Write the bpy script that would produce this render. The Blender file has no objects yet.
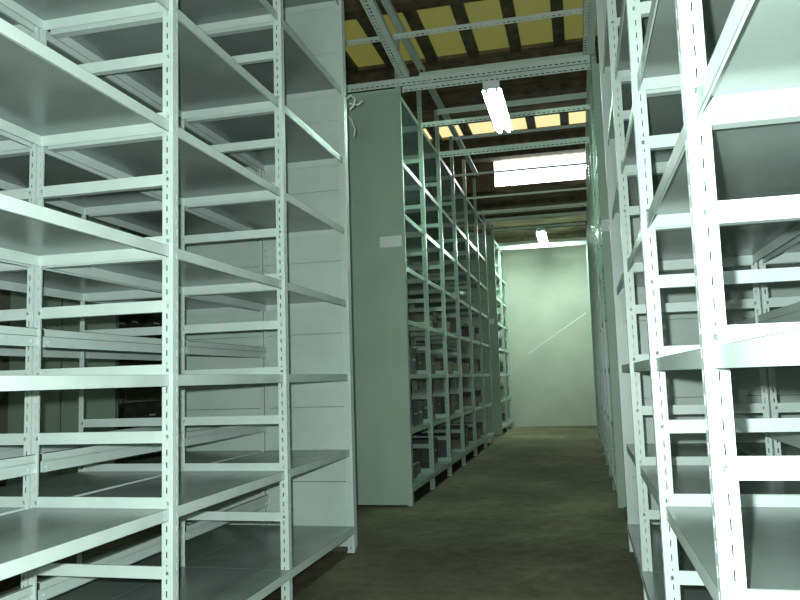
import bpy, math, random
from mathutils import Vector, Matrix
random.seed(7)
S = 0.5                      # metres per shelf spacing
EYE = 1.125                  # eye height
col = bpy.context.scene.collection
def W(x, y, z): return (x*S, y*S, EYE+z*S)

# ---------------------------------------------------------------- materials
def mat(name, build):
    m = bpy.data.materials.new(name); m.use_nodes = True
    nt = m.node_tree; nt.nodes.clear()
    out = nt.nodes.new('ShaderNodeOutputMaterial')
    bs = nt.nodes.new('ShaderNodeBsdfPrincipled')
    nt.links.new(bs.outputs[0], out.inputs[0])
    build(nt, bs); return m
def noise_col(nt, bs, c1, c2, scale, detail=4, lo=.35, hi=.65, coord='Object', stretch=None):
    tc = nt.nodes.new('ShaderNodeTexCoord'); n = nt.nodes.new('ShaderNodeTexNoise')
    n.inputs['Scale'].default_value = scale; n.inputs['Detail'].default_value = detail
    src = tc.outputs[coord]
    if stretch:
        mp = nt.nodes.new('ShaderNodeMapping'); mp.inputs['Scale'].default_value = stretch
        nt.links.new(src, mp.inputs[0]); src = mp.outputs[0]
    nt.links.new(src, n.inputs['Vector'])
    r = nt.nodes.new('ShaderNodeValToRGB')
    r.color_ramp.elements[0].position = lo; r.color_ramp.elements[1].position = hi
    r.color_ramp.elements[0].color = (*c1, 1); r.color_ramp.elements[1].color = (*c2, 1)
    nt.links.new(n.outputs['Fac'], r.inputs[0])
    nt.links.new(r.outputs[0], bs.inputs['Base Color'])
    return n, r
def paint(c1, c2, rough, scale=6, spec=.5, metal=0.0):
    def b(nt, bs):
        n, r = noise_col(nt, bs, c1, c2, scale)
        bs.inputs['Roughness'].default_value = rough
        bs.inputs['Specular IOR Level'].default_value = spec
        bs.inputs['Metallic'].default_value = metal
    return b
M = {}
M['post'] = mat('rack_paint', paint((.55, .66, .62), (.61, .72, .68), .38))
M['pan'] = mat('shaded_shelf_paint', paint((.20, .25, .232), (.25, .305, .284), .24, 3))  # plate colour darkened to stand for shade under grazing flash light
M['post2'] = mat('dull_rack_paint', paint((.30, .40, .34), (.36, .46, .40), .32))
M['panel'] = mat('panel_paint', paint((.36, .49, .39), (.41, .54, .44), .5, 2))
M['endpanel'] = mat('end_sheet_paint', paint((.52, .64, .58), (.60, .71, .65), .34, 3))
M['tie'] = mat('slotted_bar_paint', paint((.62, .76, .69), (.70, .82, .76), .35))
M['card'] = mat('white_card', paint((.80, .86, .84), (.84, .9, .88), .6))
M['dark'] = mat('dark_rubber', paint((.02, .02, .02), (.035, .035, .035), .6))
M['cable'] = mat('white_cable', paint((.75, .8, .78), (.8, .85, .83), .4))
M['joist'] = mat('dark_timber', paint((.05, .042, .022), (.12, .092, .045), .85, 9))
def floor_b(nt, bs):
    n, r = noise_col(nt, bs, (.075, .070, .043), (.185, .160, .102), .8, 8, .32, .70, 'Object')
    e = r.color_ramp.elements.new(.5); e.color = (.105, .100, .068, 1)
    n2 = nt.nodes.new('ShaderNodeTexNoise'); n2.inputs['Scale'].default_value = 9; n2.inputs['Detail'].default_value = 12; n2.inputs['Roughness'].default_value = .72
    tc = nt.nodes.new('ShaderNodeTexCoord'); nt.links.new(tc.outputs['Object'], n2.inputs['Vector'])
    mx = nt.nodes.new('ShaderNodeMix'); mx.data_type = 'RGBA'; mx.blend_type = 'OVERLAY'; mx.inputs[0].default_value = .8
    nt.links.new(r.outputs[0], mx.inputs[6]); nt.links.new(n2.outputs['Fac'], mx.inputs[7])
    nt.links.new(mx.outputs[2], bs.inputs['Base Color'])
    bs.inputs['Roughness'].default_value = .95; bs.inputs['Specular IOR Level'].default_value = .08
    bp = nt.nodes.new('ShaderNodeBump'); bp.inputs['Strength'].default_value = .12
    nt.links.new(n2.outputs['Fac'], bp.inputs['Height']); nt.links.new(bp.outputs[0], bs.inputs['Normal'])
M['floor'] = mat('concrete_floor', floor_b)
def wall_b(nt, bs):
    noise_col(nt, bs, (.36, .385, .33), (.45, .475, .41), 1.3, 8, .3, .7)
    bs.inputs['Roughness'].default_value = .8
M['wall'] = mat('pale_plaster', wall_b)
def brick_b(nt, bs):
    tc = nt.nodes.new('ShaderNodeTexCoord'); mp = nt.nodes.new('ShaderNodeMapping')
    mp.inputs['Rotation'].default_value = (math.pi/2, 0, 0); mp.inputs['Scale'].default_value = (3, 3, 3)
    br = nt.nodes.new('ShaderNodeTexBrick'); nt.links.new(tc.outputs['Object'], mp.inputs[0]); nt.links.new(mp.outputs[0], br.inputs[0])
    br.inputs['Color1'].default_value = (.16, .09, .045, 1); br.inputs['Color2'].default_value = (.09, .06, .03, 1); br.inputs['Mortar'].default_value = (.2, .2, .14, 1)
    nt.links.new(br.outputs[0], bs.inputs['Base Color']); bs.inputs['Roughness'].default_value = .9
M['brick'] = mat('brown_brick', brick_b)
def ceil_b(nt, bs):
    noise_col(nt, bs, (.08, .062, .035), (.23, .165, .09), 2.2, 8, .35, .68, 'Object', (1, 3, 1))
    bs.inputs['Roughness'].default_value = .9
M['ceil'] = mat('aged_roof_boards', ceil_b)
def emit(name, c, s, base=(.5, .5, .5)):
    def b(nt, bs):
        bs.inputs['Base Color'].default_value = (*base, 1)
        bs.inputs['Emission Color'].default_value = (*c, 1); bs.inputs['Emission Strength'].default_value = s
        bs.inputs['Roughness'].default_value = .5
    return mat(name, b)
M['sheet'] = emit('yellow_roof_sheet', (.50, .50, .11), .16, (.3, .26, .1))
M['sheet2'] = emit('bright_roof_sheet', (.95, .85, .42), .75, (.3, .26, .1))
M['pane'] = emit('daylit_pane', (.92, 1, .97), 7.0)
M['tube'] = emit('fluorescent_tube', (.64, 1.0, .78), 75.0)
M['tube2'] = emit('strong_fluorescent_tube', (.76, 1.0, .82), 440.0)  # same kind of tube, glow raised to brighten the back wall
M['tray'] = mat('lamp_tray', paint((.8, .86, .83), (.84, .9, .87), .4))
cart = [((.02, .022, .035), (.05, .05, .07)), ((.05, .065, .05), (.10, .115, .08)), ((.13, .12, .07), (.2, .18, .11)), ((.03, .05, .055), (.07, .09, .095))]
for i, (a, b) in enumerate(cart): M['carton%d' % i] = mat('carton_board_%d' % i, paint(tuple(q*.6 for q in a), tuple(q*.7 for q in b), .4, 9))
M['wrap'] = mat('white_wrap', paint((.6, .66, .7), (.8, .85, .85), .25, 12))

# ---------------------------------------------------------------- mesh builder
class MB:
    def __init__(s): s.v = []; s.f = []
    def box(s, a, b):
        x0, y0, z0 = [min(p, q) for p, q in zip(a, b)]; x1, y1, z1 = [max(p, q) for p, q in zip(a, b)]
        n = len(s.v)
        s.v += [(x0,y0,z0),(x1,y0,z0),(x1,y1,z0),(x0,y1,z0),(x0,y0,z1),(x1,y0,z1),(x1,y1,z1),(x0,y1,z1)]
        s.f += [tuple(n+i for i in q) for q in ((0,3,2,1),(4,5,6,7),(0,1,5,4),(1,2,6,5),(2,3,7,6),(3,0,4,7))]
        return s
    def tube(s, pts, r, n=8, closed=True):
        P = [Vector(p) for p in pts]; rings = []
        for i, p in enumerate(P):
            d = (P[min(i+1, len(P)-1)]-P[max(i-1, 0)]).normalized()
            u = d.orthogonal().normalized() if i == 0 else (u-d*u.dot(d)).normalized()
            w = d.cross(u); base = len(s.v)
            for k in range(n):
                a = 2*math.pi*k/n; s.v.append(tuple(p+(u*math.cos(a)+w*math.sin(a))*r))
            rings.append(base)
        for a, b in zip(rings, rings[1:]):
            for k in range(n): s.f.append((a+k, a+(k+1) % n, b+(k+1) % n, b+k))
        s.f.append(tuple(rings[0]+k for k in reversed(range(n)))); s.f.append(tuple(rings[-1]+k for k in range(n)))
        return s
    def quad(s, *p):
        n = len(s.v); s.v += list(p); s.f.append(tuple(range(n, n+len(p)))); return s
    def mesh(s, name, m):
        me = bpy.data.meshes.new(name); me.from_pydata(s.v, [], s.f); me.materials.append(m); me.update(); return me
def place(name, me, parent=None, loc=(0, 0, 0)):
    o = bpy.data.objects.new(name, me); col.objects.link(o); o.location = loc
    if parent: o.parent = parent
    return o
def thing(name, label, cat, loc=(0, 0, 0), group=None):
    o = bpy.data.objects.new(name, None); o.empty_display_size = .1; col.objects.link(o); o.location = loc
    o['label'] = label; o['category'] = cat
    if group: o['group'] = group
    return o
def tag(o, label, cat, group=None):
    o['label'] = label; o['category'] = cat
    if group: o['group'] = group
    return o
def struct(name, me, loc=(0, 0, 0)):
    o = place(name, me, None, loc); o['kind'] = 'structure'; return o

# slotted plate lying in plane (u, z): slots punched through
def slotted(mb, u0, u1, t0, t1, z0, z1, axis, pitch=.047, sh=.022, sw=.0055, uc=None, phase=.02):
    uc = (u0+u1)/2 if uc is None else uc
    def B(a0, a1, c0, c1):
        if axis == 'x': mb.box((a0, t0, c0), (a1, t1, c1))
        else: mb.box((t0, a0, c0), (t1, a1, c1))
    lo, hi = min(u0, u1), max(u0, u1)
    B(lo, uc-sw/2, z0, z1); B(uc+sw/2, hi, z0, z1)
    z = z0; s = z0+phase
    while s+sh < z1:
        B(uc-sw/2, uc+sw/2, z, s); z = s+sh; s += pitch
    B(uc-sw/2, uc+sw/2, z, z1)

FW, FD, T = .046, .040, .0025     # post flange widths, thickness
def post_mesh(sx, height, name, sw=.0055, pm='post', fw=FW):
    """L upright: corner at origin, slotted flange across the aisle towards sx, other flange running back (+y)"""
    mb = MB()
    slotted(mb, 0, sx*fw, 0, T, .0, height, 'x', uc=sx*fw*.57, sw=sw)
    slotted(mb, T, FD, 0, sx*T, .0, height, 'y', uc=.024)
    mb.box((0, -.003, 0), (sx*(fw+.006), FD+.004, .006))     # foot plate
    return mb.mesh(name, M[pm])

PH = .090*S      # shelf pan height
def pan_mesh(depth, length, sx, low=False, name='shelf', pm='post'):
    """pan spans x 0..sx*depth, y 0..length, bottom z=0, plate on top"""
    mb = MB(); t = .0016; lip = .020
    e = -sx*.024 if low else 0
    x0, x1 = e, sx*depth
    mb.box((x0, 0, PH-t), (x1, length, PH))
    mb.box((x0, 0, 0), (x0+sx*t, length, PH-t)); mb.box((x1-sx*t, 0, 0), (x1, length, PH-t))
    mb.box((x0, 0, 0), (x1, t, PH-t)); mb.box((x0, length-t, 0), (x1, length, PH-t))
    mb.box((x0, 0, 0), (x0+sx*.006, length, t)); mb.box((x1-sx*.006, 0, 0), (x1, length, t))
    mb.box((x0+sx*.006, 0, 0), (x1-sx*.006, .036, t)); mb.box((x0+sx*.006, .034, t), (x1-sx*.006, .036, .012))
    # small upstanding rib of the plate edge and rivets at both ends
    for yy in (.03, length-.03):
        for zz in (PH*.3, PH*.7): mb.box((x0-sx*.0015, yy-.003, zz-.003), (x0, yy+.003, zz+.003))
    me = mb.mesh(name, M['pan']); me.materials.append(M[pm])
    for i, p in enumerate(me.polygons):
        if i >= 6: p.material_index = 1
    return me
def brace_mesh(depth, sx, fl=.034, pm='post'):
    mb = MB(); h = .09*S
    a, b = sx*.004, sx*(depth-.004)
    mb.box((a, .004, 0), (b, .0062, h)); mb.box((a, .004, 0), (b, fl, .0022)); mb.box((a, .0062, h-.002), (b, .014, h))
    for xx in (a+sx*.020, b-sx*.020): mb.box((xx-.005, .000, h*.35), (xx+.005, .004, h*.65))   # bolt heads
    return mb.mesh('frame_brace', M[pm])
def back_mesh(length, sx, pm='post'):
    mb = MB(); h = .15*S
    mb.box((0, 0, 0), (sx*.003, length, h*.56)); mb.box((-sx*.007, 0, h*.56), (-sx*.004, length, h)); mb.box((-sx*.007, 0, h*.56), (sx*.003, length, h*.58))
    mb.box((0, 0, 0), (-sx*.010, length, .002)); mb.box((-sx*.007, 0, h-.002), (sx*.006, length, h))
    for yy in (.03, length-.03): mb.box((0, yy-.004, h*.2), (-sx*.006, yy+.004, h*.32))
    return mb.mesh('back_brace', M[pm])
LEV = [-2, -1, 0, 1, 2, 3, 4, 5.3]
ZF = -2.25
def rack(name, label, Xf, sx, Ys, group, endsheets=None, facepanel=None, ext=None, tall=None, low=True, labelcard=None, sw=.0055, pm='post', second=False, wide=1.24, cat='shelving rack'):
    """Xf aisle face (shelf units), sx = direction from the aisle into the rack"""
    root = thing(name, label, cat, (Xf*S, Ys[0]*S, 0), group)
    D = wide*S
    H = (5.42-ZF)*S
    pf = post_mesh(sx, H, 'upright_post', sw, pm, .028 if second else FW); pr = post_mesh(-sx, H, 'upright_post', .0045, pm, .028)
    pt = post_mesh(sx, (tall-ZF)*S, 'upright_post', sw, pm) if tall else pf
    br = brace_mesh(D, sx, pm=pm); brl = brace_mesh(D, sx, .012, pm)
    pans = {}
    for i, Y in enumerate(Ys):
        y = (Y-Ys[0])*S
        use = pt if (tall and (ext is None or i in ext)) else pf
        place('upright_post', use, root, (0, y, 0)); place('upright_post', pr, root, (sx*D, y, 0))
        lv = LEV if len(Ys) <= 6 else LEV[:7]
        for L in lv:
            z = EYE+L*S
            if endsheets and i == len(Ys)-1: continue
            if L > -2 or not endsheets: place('frame_brace', brl, root, (0, y, z+.080*S))
            if L < 5: place('frame_brace', br, root, (0, y, z+.575*S))
    for i in range(len(Ys)-1):
        y0 = (Ys[i]-Ys[0])*S; ln = round((Ys[i+1]-Ys[i])*S, 4)
        key = ln
        if key not in pans:
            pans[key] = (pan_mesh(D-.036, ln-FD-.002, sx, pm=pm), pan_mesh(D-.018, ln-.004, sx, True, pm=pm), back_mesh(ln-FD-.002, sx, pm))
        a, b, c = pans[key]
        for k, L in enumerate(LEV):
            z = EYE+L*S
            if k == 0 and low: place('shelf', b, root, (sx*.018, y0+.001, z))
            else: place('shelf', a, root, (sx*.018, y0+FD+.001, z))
            if L < 5 and i < 99: place('back_brace', c, root, (sx*(D-.012), y0+FD+.001, z+.35*S))
    if endsheets:
        Y = (Ys[-1]-Ys[0])*S+FD+.004
        mb = MB(); z = .03; zs = [EYE+(L+.66)*S for L in (-2, -1, 0, 1, 2, 3, 4)]+[H]
        for j, zt in enumerate(zs):
            mb.box((sx*.002, Y, z), (sx*(D-.002), Y+.0015, zt-.003))
            mb.box((sx*.002, Y-.0025, zt-.052), (sx*(D-.002), Y, zt-.003)); z = zt
        mb.box((0, Y, .03), (sx*.0015, Y+.022, H-.002))
        place('end_panel', mb.mesh('end_panel', M['endpanel']), root)
    if facepanel:
        mb = MB(); mb.box((0, -.010, .012), (sx*(D-.001), -.008, H+.01)); mb.box((0, -.010, .012), (sx*.002, .012, H+.01)); mb.box((sx*(D-.003), -.010, .012), (sx*(D-.001), .012, H+.01))
        fp = place('end_panel', mb.mesh('end_panel', M['panel']), root)
        if labelcard:
            u0, u1, z0, z1 = labelcard
            mb = MB(); mb.box((sx*u0, -.0125, z0), (sx*u1, -.0105, z1)); mb.box((sx*u0, -.014, z0), (sx*u1, -.0125, z0+.006)); mb.box((sx*u0, -.014, z1-.006), (sx*u1, -.0125, z1))
            place('label_card', mb.mesh('label_card', M['card']), root)
    return root

NL = [.648, 2.919, 5.19, 7.461, 9.732]
NR = [.811, 3.141, 5.471, 7.80, 10.13]
FG = [13.3, 15.3, 17.35, 19.45, 21.7, 23.95, 26.05]
GG = [28.9, 31.2, 33.5]
dL, dR, D1 = -3.0254, .468, 1.24
AL = -3.0254-2*D1-3.5
rack('shelving_rack', 'tall empty grey steel rack along the left of the aisle, nearest to the viewer', dL, -1, NL, 'near steel racks', endsheets=True, tall=6.5, ext=[4])
rack('shelving_rack', 'empty grey steel rack standing back to back behind the near left rack', dL-D1-.018, -1, NL, 'near steel racks', second=True, endsheets=True)
rack('shelving_rack', 'overlit white-grey steel rack close by on the right of the aisle', dR, 1, NR, 'near steel racks', endsheets=True, tall=6.5, ext=[4], sw=.003)
rack('shelving_rack', 'grey steel rack back to back behind the near right rack', dR+D1+.018, 1, NR, 'near steel racks', second=True, endsheets=True)
card = (.027, .235, EYE+2.43*S, EYE+2.63*S)
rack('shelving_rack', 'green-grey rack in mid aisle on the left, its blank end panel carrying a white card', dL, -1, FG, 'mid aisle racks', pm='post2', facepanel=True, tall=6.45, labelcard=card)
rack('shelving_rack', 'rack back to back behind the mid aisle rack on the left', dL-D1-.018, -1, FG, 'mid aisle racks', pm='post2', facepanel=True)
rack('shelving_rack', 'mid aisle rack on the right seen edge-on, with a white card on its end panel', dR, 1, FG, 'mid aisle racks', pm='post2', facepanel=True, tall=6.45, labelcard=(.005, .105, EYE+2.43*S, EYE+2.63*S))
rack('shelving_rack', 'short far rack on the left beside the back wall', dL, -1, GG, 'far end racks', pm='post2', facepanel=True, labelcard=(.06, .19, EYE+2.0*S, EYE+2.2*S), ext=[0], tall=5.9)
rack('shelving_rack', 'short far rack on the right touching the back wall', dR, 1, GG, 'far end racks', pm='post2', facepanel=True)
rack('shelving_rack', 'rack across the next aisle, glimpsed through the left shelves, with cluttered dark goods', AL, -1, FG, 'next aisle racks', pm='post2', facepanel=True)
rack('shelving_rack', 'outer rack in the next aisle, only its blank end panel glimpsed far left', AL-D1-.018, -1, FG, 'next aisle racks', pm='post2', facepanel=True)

# ---------------------------------------------------------------- stored goods
def carton_mesh(w, d, h, m):
    mb = MB(); mb.box((-w/2, -d/2, 0), (w/2, d/2, h*.80)); mb.box((-w/2-.006, -d/2-.006, h*.74), (w/2+.006, d/2+.006, h))
    return mb.mesh('carton', m)
def make_goods(Xf, sx, Ys, levels, label, group, seed, per=3):
    random.seed(seed)
    kinds = []
    for i in range(4):
        w, d, h = .34, random.uniform(.24, .29), random.uniform(.14, .30)
        tm = MB(); tm.box((-sx*(w/2+.0065), -d*.3, h*.50), (-sx*(w/2+.009), d*.12, h*.56))
        kinds.append((carton_mesh(w, d, h, M['carton%d' % i]), tm.mesh('paper_slip', M['wrap'])))
    first = {}
    for bi in range(len(Ys)-1):
        L0 = (Ys[bi+1]-Ys[bi])*S
        for lv in levels:
            for j in range(per):
                if random.random() < .22: continue
                k = random.randrange(4)
                x = Xf*S+sx*(random.uniform(.22, .34)); y = Ys[bi]*S+.06+(L0-.08)*(j+.5)/per
                z = EYE+lv*S+PH+.0005
                if k not in first:
                    o = place('carton', kinds[k][0]); tag(o, label, 'box', group); first[k] = (o, place('paper_slip', kinds[k][1], o)); c = o
                else:
                    o, ch = first[k]; c = o.copy(); col.objects.link(c); c2 = ch.copy(); col.objects.link(c2); c2.parent = c
                c.location = (x, y, z)
make_goods(dL, -1, FG, [-2, -1, 0, 1], 'dark carton with a white slip stored on the mid aisle rack on the left', 'cartons in the left mid aisle rack', 3)
make_goods(AL, -1, FG[:4], [-1, 0, 1], 'dark carton on the rack across the next aisle, glimpsed through the left shelves', 'cartons in the next aisle', 5)
make_goods(dL, -1, GG, [-2, -1, 0], 'dark carton on the short far rack beside the back wall', 'cartons in the far left rack', 9, 2)

# ---------------------------------------------------------------- slotted tie bars
def tie_x(Y, Z, x0, x1, h=.05, w=.045, slots=True):
    """angle bar across the aisle; vertical flange faces the viewer, other flange flat on top"""
    mb = MB(); L = (x1-x0)*S; hh = h
    if slots:
        rows = [(hh*.30, .011)]
        mb.box((0, 0, 0), (L, .0025, hh*.30-.005)); mb.box((0, 0, hh*.30+.005), (L, .0025, hh))
        x = 0; s = .02
        while s+.028 < L:
            mb.box((x, 0, hh*.30-.005), (s, .0025, hh*.30+.005)); x = s+.028; s += .05
        mb.box((x, 0, hh*.30-.005), (L, .0025, hh*.30+.005))
    else: mb.box((0, 0, 0), (L, .0025, hh))
    mb.box((0, .0025, hh-.0025), (L, w, hh)); mb.box((0, .0025, 0), (.004, w*.8, hh))
    me = mb.mesh('tie_bar', M['tie']); return me, (x0*S, Y*S, EYE+Z*S)
def bar_x(Y, Z, label, h=.05, slots=True, x0=dL, x1=dR, off=-.05, grp='bars spanning the aisle'):
    me, loc = tie_x(Y, Z, x0, x1, h, .045, slots)
    o = place('tie_bar', me, None, (loc[0], loc[1]+off, loc[2])); tag(o, label, 'metal bar', grp); return o
bar_x(13.3, 6.36, 'slim slotted bar crossing highest over the aisle, in front of the yellow roof sheets', .055, x0=-4.2, x1=dR-.02)
bar_x(13.3, 5.44, 'wide perforated bar over the first lamp, level with the top of the left end panel', .075, x0=-4.3, x1=dR-.02)
bar_x(13.3, 5.30, 'lower half of the doubled perforated bar that carries the near lamp', .055, off=-.07, x0=-2.95, x1=dR-.02)
bar_x(15.3, 6.42, 'plain pale bar just above and behind the near lamp holder', .045, False)
bar_x(15.3, 5.30, 'bar with cable wound round it at the far end of the near lamp', .05)
bar_x(17.35, 6.28, 'bright plain bar crossing behind the near lamp tube', .07, False)
bar_x(17.35, 5.22, 'wide bright slotted bar directly above the blown-out window', .075)
bar_x(19.45, 6.3, 'thin dim bar between the yellow strip and the bright slotted bar', .04, False)
bar_x(19.45, 5.3, 'thin bar crossing low in front of the bright window', .03, False)
bar_x(21.7, 5.2, 'thin bar crossing in front of the lower edge of the bright window', .03, False)
bar_x(23.95, 5.2, 'slotted bar crossing just below the bright window', .06)
bar_x(26.05, 5.4, 'dim bar between the window and the far lamp', .05, False)
bar_x(28.95, 5.60, 'bar carrying the far lamp', .045, False)
bar_x(29.75, 5.05, 'pale bar running past the tip of the far lamp', .04, False)
bar_x(31.2, 5.22, 'slotted bar across the very top of the back wall', .06)
# bars along the aisle
def bar_y(p0, p1, label, kind='slot', grp='bars running along the rack tops'):
    a = Vector(W(*p0)); b = Vector(W(*p1)); L = (b-a).length
    mb = MB()
    if kind == 'slot':
        w = .10; mb.box((.060, 0, 0), (w, L, .0025)); mb.box((w-.0025, 0, 0), (w, L, .045))
        for (c0, c1) in ((0, .012), (.026, .036), (.050, .062)): mb.box((c0, 0, 0), (c1, L, .0025))
        y = 0; s = .02; k = 0
        while s+.03 < L:
            mb.box((.012, y, 0), (.026, s, .0025)); mb.box((.036, y, 0), (.050, s, .0025)); y = s+.028; s += .05
        mb.box((.012, y, 0), (.050, L, .0025)); mb.box((0, 0, 0), (.0025, L, .045))
    else:
        mb.box((0, 0, 0), (.018, L, .003)); mb.box((0, 0, 0), (.003, L, .04)); mb.box((.05, 0, 0), (.068, L, .003)); mb.box((.065, 0, 0), (.068, L, .04)); mb.box((0, 0, .037), (.068, L, .04))
    o = place('tie_bar', mb.mesh('tie_bar', M['tie']), None, a)
    d = (b-a).normalized(); o.rotation_euler = (math.asin(d.z), 0, -math.atan2(d.x, d.y))
    tag(o, label, 'metal bar', grp); return o
bar_y((dL+.012, 9.74, 5.92), (dL+.012, 13.2, 5.60), 'wide slotted bar slanting from the near left rack to the left end panel')
bar_y((dR-.13, 10.26, 5.60), (dR-.13, 13.22, 5.60), 'slotted bar running along the right above the near and mid aisle racks')
bar_y((-3.02, 9.8, 6.50), (-3.02, 15.2, 6.50), 'near length of the pale twin channel high on the left', 'chan')
bar_y((-3.02, 15.35, 6.48), (-3.02, 23.8, 6.48), 'far length of the pale twin channel resting on the raised left posts', 'chan')
bar_y((dR+.0, 13.3, 6.48), (dR+.0, 23.8, 6.48), 'pale twin channel high on the right above the mid aisle rack', 'chan')

# ---------------------------------------------------------------- lamps
def lamp(X, Y0, Z, label, L=1.22, tm='tube'):
    root = thing('fluorescent_lamp', label, 'lamp', W(X, Y0, Z), 'fluorescent lamps')
    mb = MB(); mb.box((-.035, 0, .045), (.035, L, .085))
    # splayed reflector wings
    for s in (-1, 1):
        n = len(mb.v); mb.v += [(s*.035, 0, .050), (s*.035, L, .050), (s*.088, L, .012), (s*.088, 0, .012), (s*.035, 0, .054), (s*.035, L, .054), (s*.088, L, .016), (s*.088, 0, .016)]
        mb.f += [tuple(n+i for i in q) for q in ((0,3,2,1),(4,5,6,7),(0,1,5,4),(1,2,6,5),(2,3,7,6),(3,0,4,7))]
    place('reflector', mb.mesh('reflector', M['tray']), root)
    for s in (-1, 1):
        mb = MB(); mb.tube([(s*.045, .03, .012), (s*.045, L-.03, .012)], .019, 12); place('tube', mb.mesh('tube', M[tm]), root)
        for y in (.012, L-.03):
            mb = MB(); mb.box((s*.045-.014, y, -.006), (s*.045+.014, y+.018, .05)); place('tube_holder', mb.mesh('tube_holder', M['tray']), root)
    mb = MB(); mb.box((-.075, -.012, .02), (.075, .012, .090)); place('hanger_plate', mb.mesh('hanger_plate', M['tray']), root)
    return root
lamp(-1.30, 13.16, 5.12, 'near fluorescent lamp hanging under the doubled perforated bar')
lamp(-1.22, 28.95, 5.42, 'far small fluorescent lamp just in front of the back wall', tm='tube2')
lamp(-1.30, -2.6, 5.17, 'unseen fluorescent lamp added over the near end of the aisle')  # added out of view behind the camera to brighten the near racks

# cable hanging at the post
mb = MB()
mb.tube([W(-3.03, 9.87, 3.98), W(-2.96, 9.87, 4.02), W(-2.90, 9.87, 3.96), W(-2.93, 9.87, 3.86), W(-2.98, 9.87, 3.82)], .006)
mb.tube([W(-2.98, 9.87, 3.9), W(-2.86, 9.87, 3.87), W(-2.80, 9.87, 3.92)], .005)
mb.tube([W(-3.03, 9.87, 3.90), W(-3.03, 9.87, 3.74), W(-2.96, 9.87, 3.66), W(-2.91, 9.87, 3.52), W(-2.93, 9.87, 3.42)], .004)
tag(place('cable', mb.mesh('cable', M['cable'])), 'short loose white cable knotted on the last post of the near left rack', 'cable')

# ---------------------------------------------------------------- building
X0, X1, Y0, Y1 = -14, 6.6, -6, 33.9
ZR, ZR2, YS = 7.0, 6.02, 24.2
def P(x, y, z): return W(x, y, z)
def solid(name, a, b, m):
    A, B = W(*a), W(*b); c = [(p+q)/2 for p, q in zip(A, B)]
    mb = MB(); mb.box([p-q for p, q in zip(A, c)], [p-q for p, q in zip(B, c)]); return struct(name, mb.mesh(name, m), c)
solid('floor', (X0, Y0, ZF-.3), (X1, Y1+.3, ZF), M['floor'])
wb = solid('wall_back', (X0, Y1, ZF), (X1, Y1+.3, 7.3), M['wall'])
solid('wall_left', (X0-.3, Y0, ZF), (X0, Y1, 7.3), M['wall'])
solid('wall_right', (X1, Y0, ZF), (X1+.3, Y1, 7.3), M['wall'])
solid('wall_front', (X0, Y0-.3, ZF), (X1, Y0, 7.3), M['wall'])
# roof: boards with openings for translucent sheets, lower roof beyond the step
rows = [(13.45, 15.8), (20.2, 21.4)]
ys = [Y0, rows[0][0], rows[0][1], rows[1][0], rows[1][1], YS]
mb = MB()
for a, b in ((ys[0], ys[1]), (ys[2], ys[3]), (ys[4], ys[5])): mb.box(W(X0, a, ZR), W(X1, b, ZR+.15))
mb.box(W(X0, YS, ZR2), W(X1, Y1, ZR2+.15))
struct('ceiling', mb.mesh('ceiling', M['ceil']))
for i, (a, b) in enumerate(rows):
    mb = MB(); mb.box(W(X0, a, ZR+.08), W(X1, b, ZR+.1)); struct('window_%d' % (i+1), mb.mesh('roof_sheet', M['sheet'] if i == 0 else M['sheet2']))
# step wall of brick with the bright window in it
wx0, wx1 = -2.42, 2.6
mb = MB(); mb.box(W(X0, YS-.02, ZR2), W(wx0, YS+.2, ZR+.15)); mb.box(W(wx1, YS-.02, ZR2), W(X1, YS+.2, ZR+.15))
struct('wall_step', mb.mesh('wall_step', M['brick']))
mb = MB(); mb.box(W(wx0, YS+.08, ZR2+.02), W(wx1, YS+.1, ZR+.1)); struct('window_3', mb.mesh('window_3', M['pane']))
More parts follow.
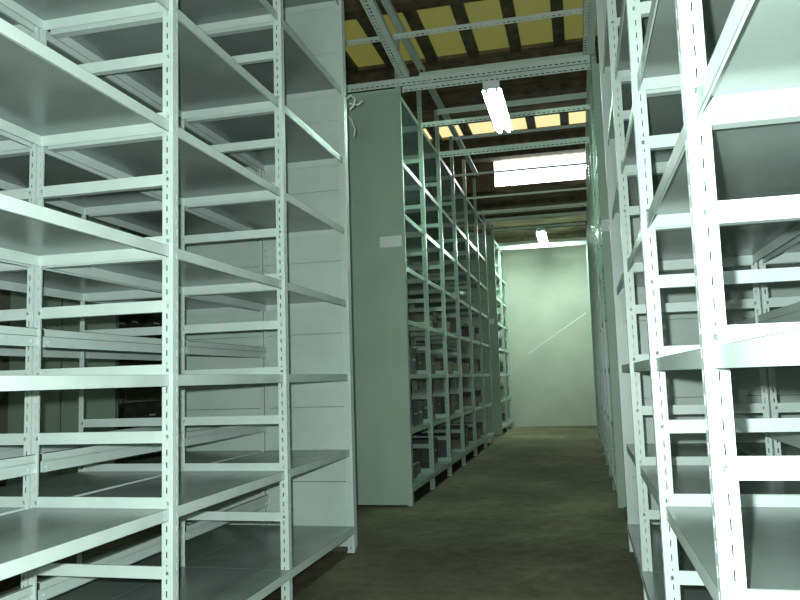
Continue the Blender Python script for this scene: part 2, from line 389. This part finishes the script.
# timber joists over the roof sheets, cross beams
n = 1
for a, b in rows:
    x = -13.074
    while x < X1-.3:
        mb = MB(); mb.box(W(x, a-.1, ZR-.02), W(x+.24, b+.1, ZR+.16)); struct('trim_%d' % n, mb.mesh('joist', M['joist'])); n += 1; x += .92
for y, z0 in ((12.7, 6.78), (16.0, 6.75), (17.9, 6.8), (21.8, 6.8), (23.0, 6.8), (9.2, 6.75), (5.5, 6.75), (1.5, 6.75)):
    mb = MB(); mb.box(W(X0, y, z0), W(X1, y+.32, ZR)); struct('trim_%d' % n, mb.mesh('beam', M['joist'])); n += 1
A_, B_ = Vector(W(-2.25, Y1+.004, .95)), Vector(W(.35, Y1+.004, 2.65))  # raised pale strip standing for the light streak between bar shadows
mb = MB(); mb.tube([A_, B_], .008, 8); struct('trim_%d' % n, mb.mesh('light_streak', M['card'])); n += 1
for y in (25.9, 28.0, 30.4, 32.6):
    mb = MB(); mb.box(W(X0, y, ZR2-.16), W(X1, y+.25, ZR2)); struct('trim_%d' % n, mb.mesh('beam', M['joist'])); n += 1

# ---------------------------------------------------------------- lights
def light(kind, name, loc, energy, color, **k):
    l = bpy.data.lights.new(name, kind); l.energy = energy; l.color = color
    for a, b in k.items(): setattr(l, a, b)
    o = bpy.data.objects.new(name, l); col.objects.link(o); o.location = loc; return o
fl = light('POINT', 'camera_flash', (-.055, .02, EYE+.055), 330, (.90, 1, .97), shadow_soft_size=.014)

# ---------------------------------------------------------------- camera
f, yaw, pit, rol = 751.47, .2327, .105, -.0316
F = Vector((-math.sin(yaw)*math.cos(pit), math.cos(yaw)*math.cos(pit), math.sin(pit)))
R0 = Vector((math.cos(yaw), math.sin(yaw), 0)); U0 = R0.cross(F)
R = R0*math.cos(rol)+U0*math.sin(rol); U = -R0*math.sin(rol)+U0*math.cos(rol)
cam = bpy.data.objects.new('camera', bpy.data.cameras.new('camera')); col.objects.link(cam)
m3 = Matrix((R, U, -F)).transposed(); cam.matrix_world = Matrix.Translation((0, 0, EYE)) @ m3.to_4x4()
cam.data.sensor_width = 36; cam.data.lens = f*36/800; cam.data.clip_start = .02
sc = bpy.context.scene; sc.camera = cam
w = bpy.data.worlds.new('world'); sc.world = w; w.use_nodes = True
w.node_tree.nodes['Background'].inputs[0].default_value = (.4, .5, .45, 1); w.node_tree.nodes['Background'].inputs[1].default_value = .05
sc.view_settings.view_transform = 'Standard'; sc.view_settings.look = 'None'; sc.view_settings.gamma = 1; sc.view_settings.exposure = 0.42
sc.view_settings.use_curve_mapping = False
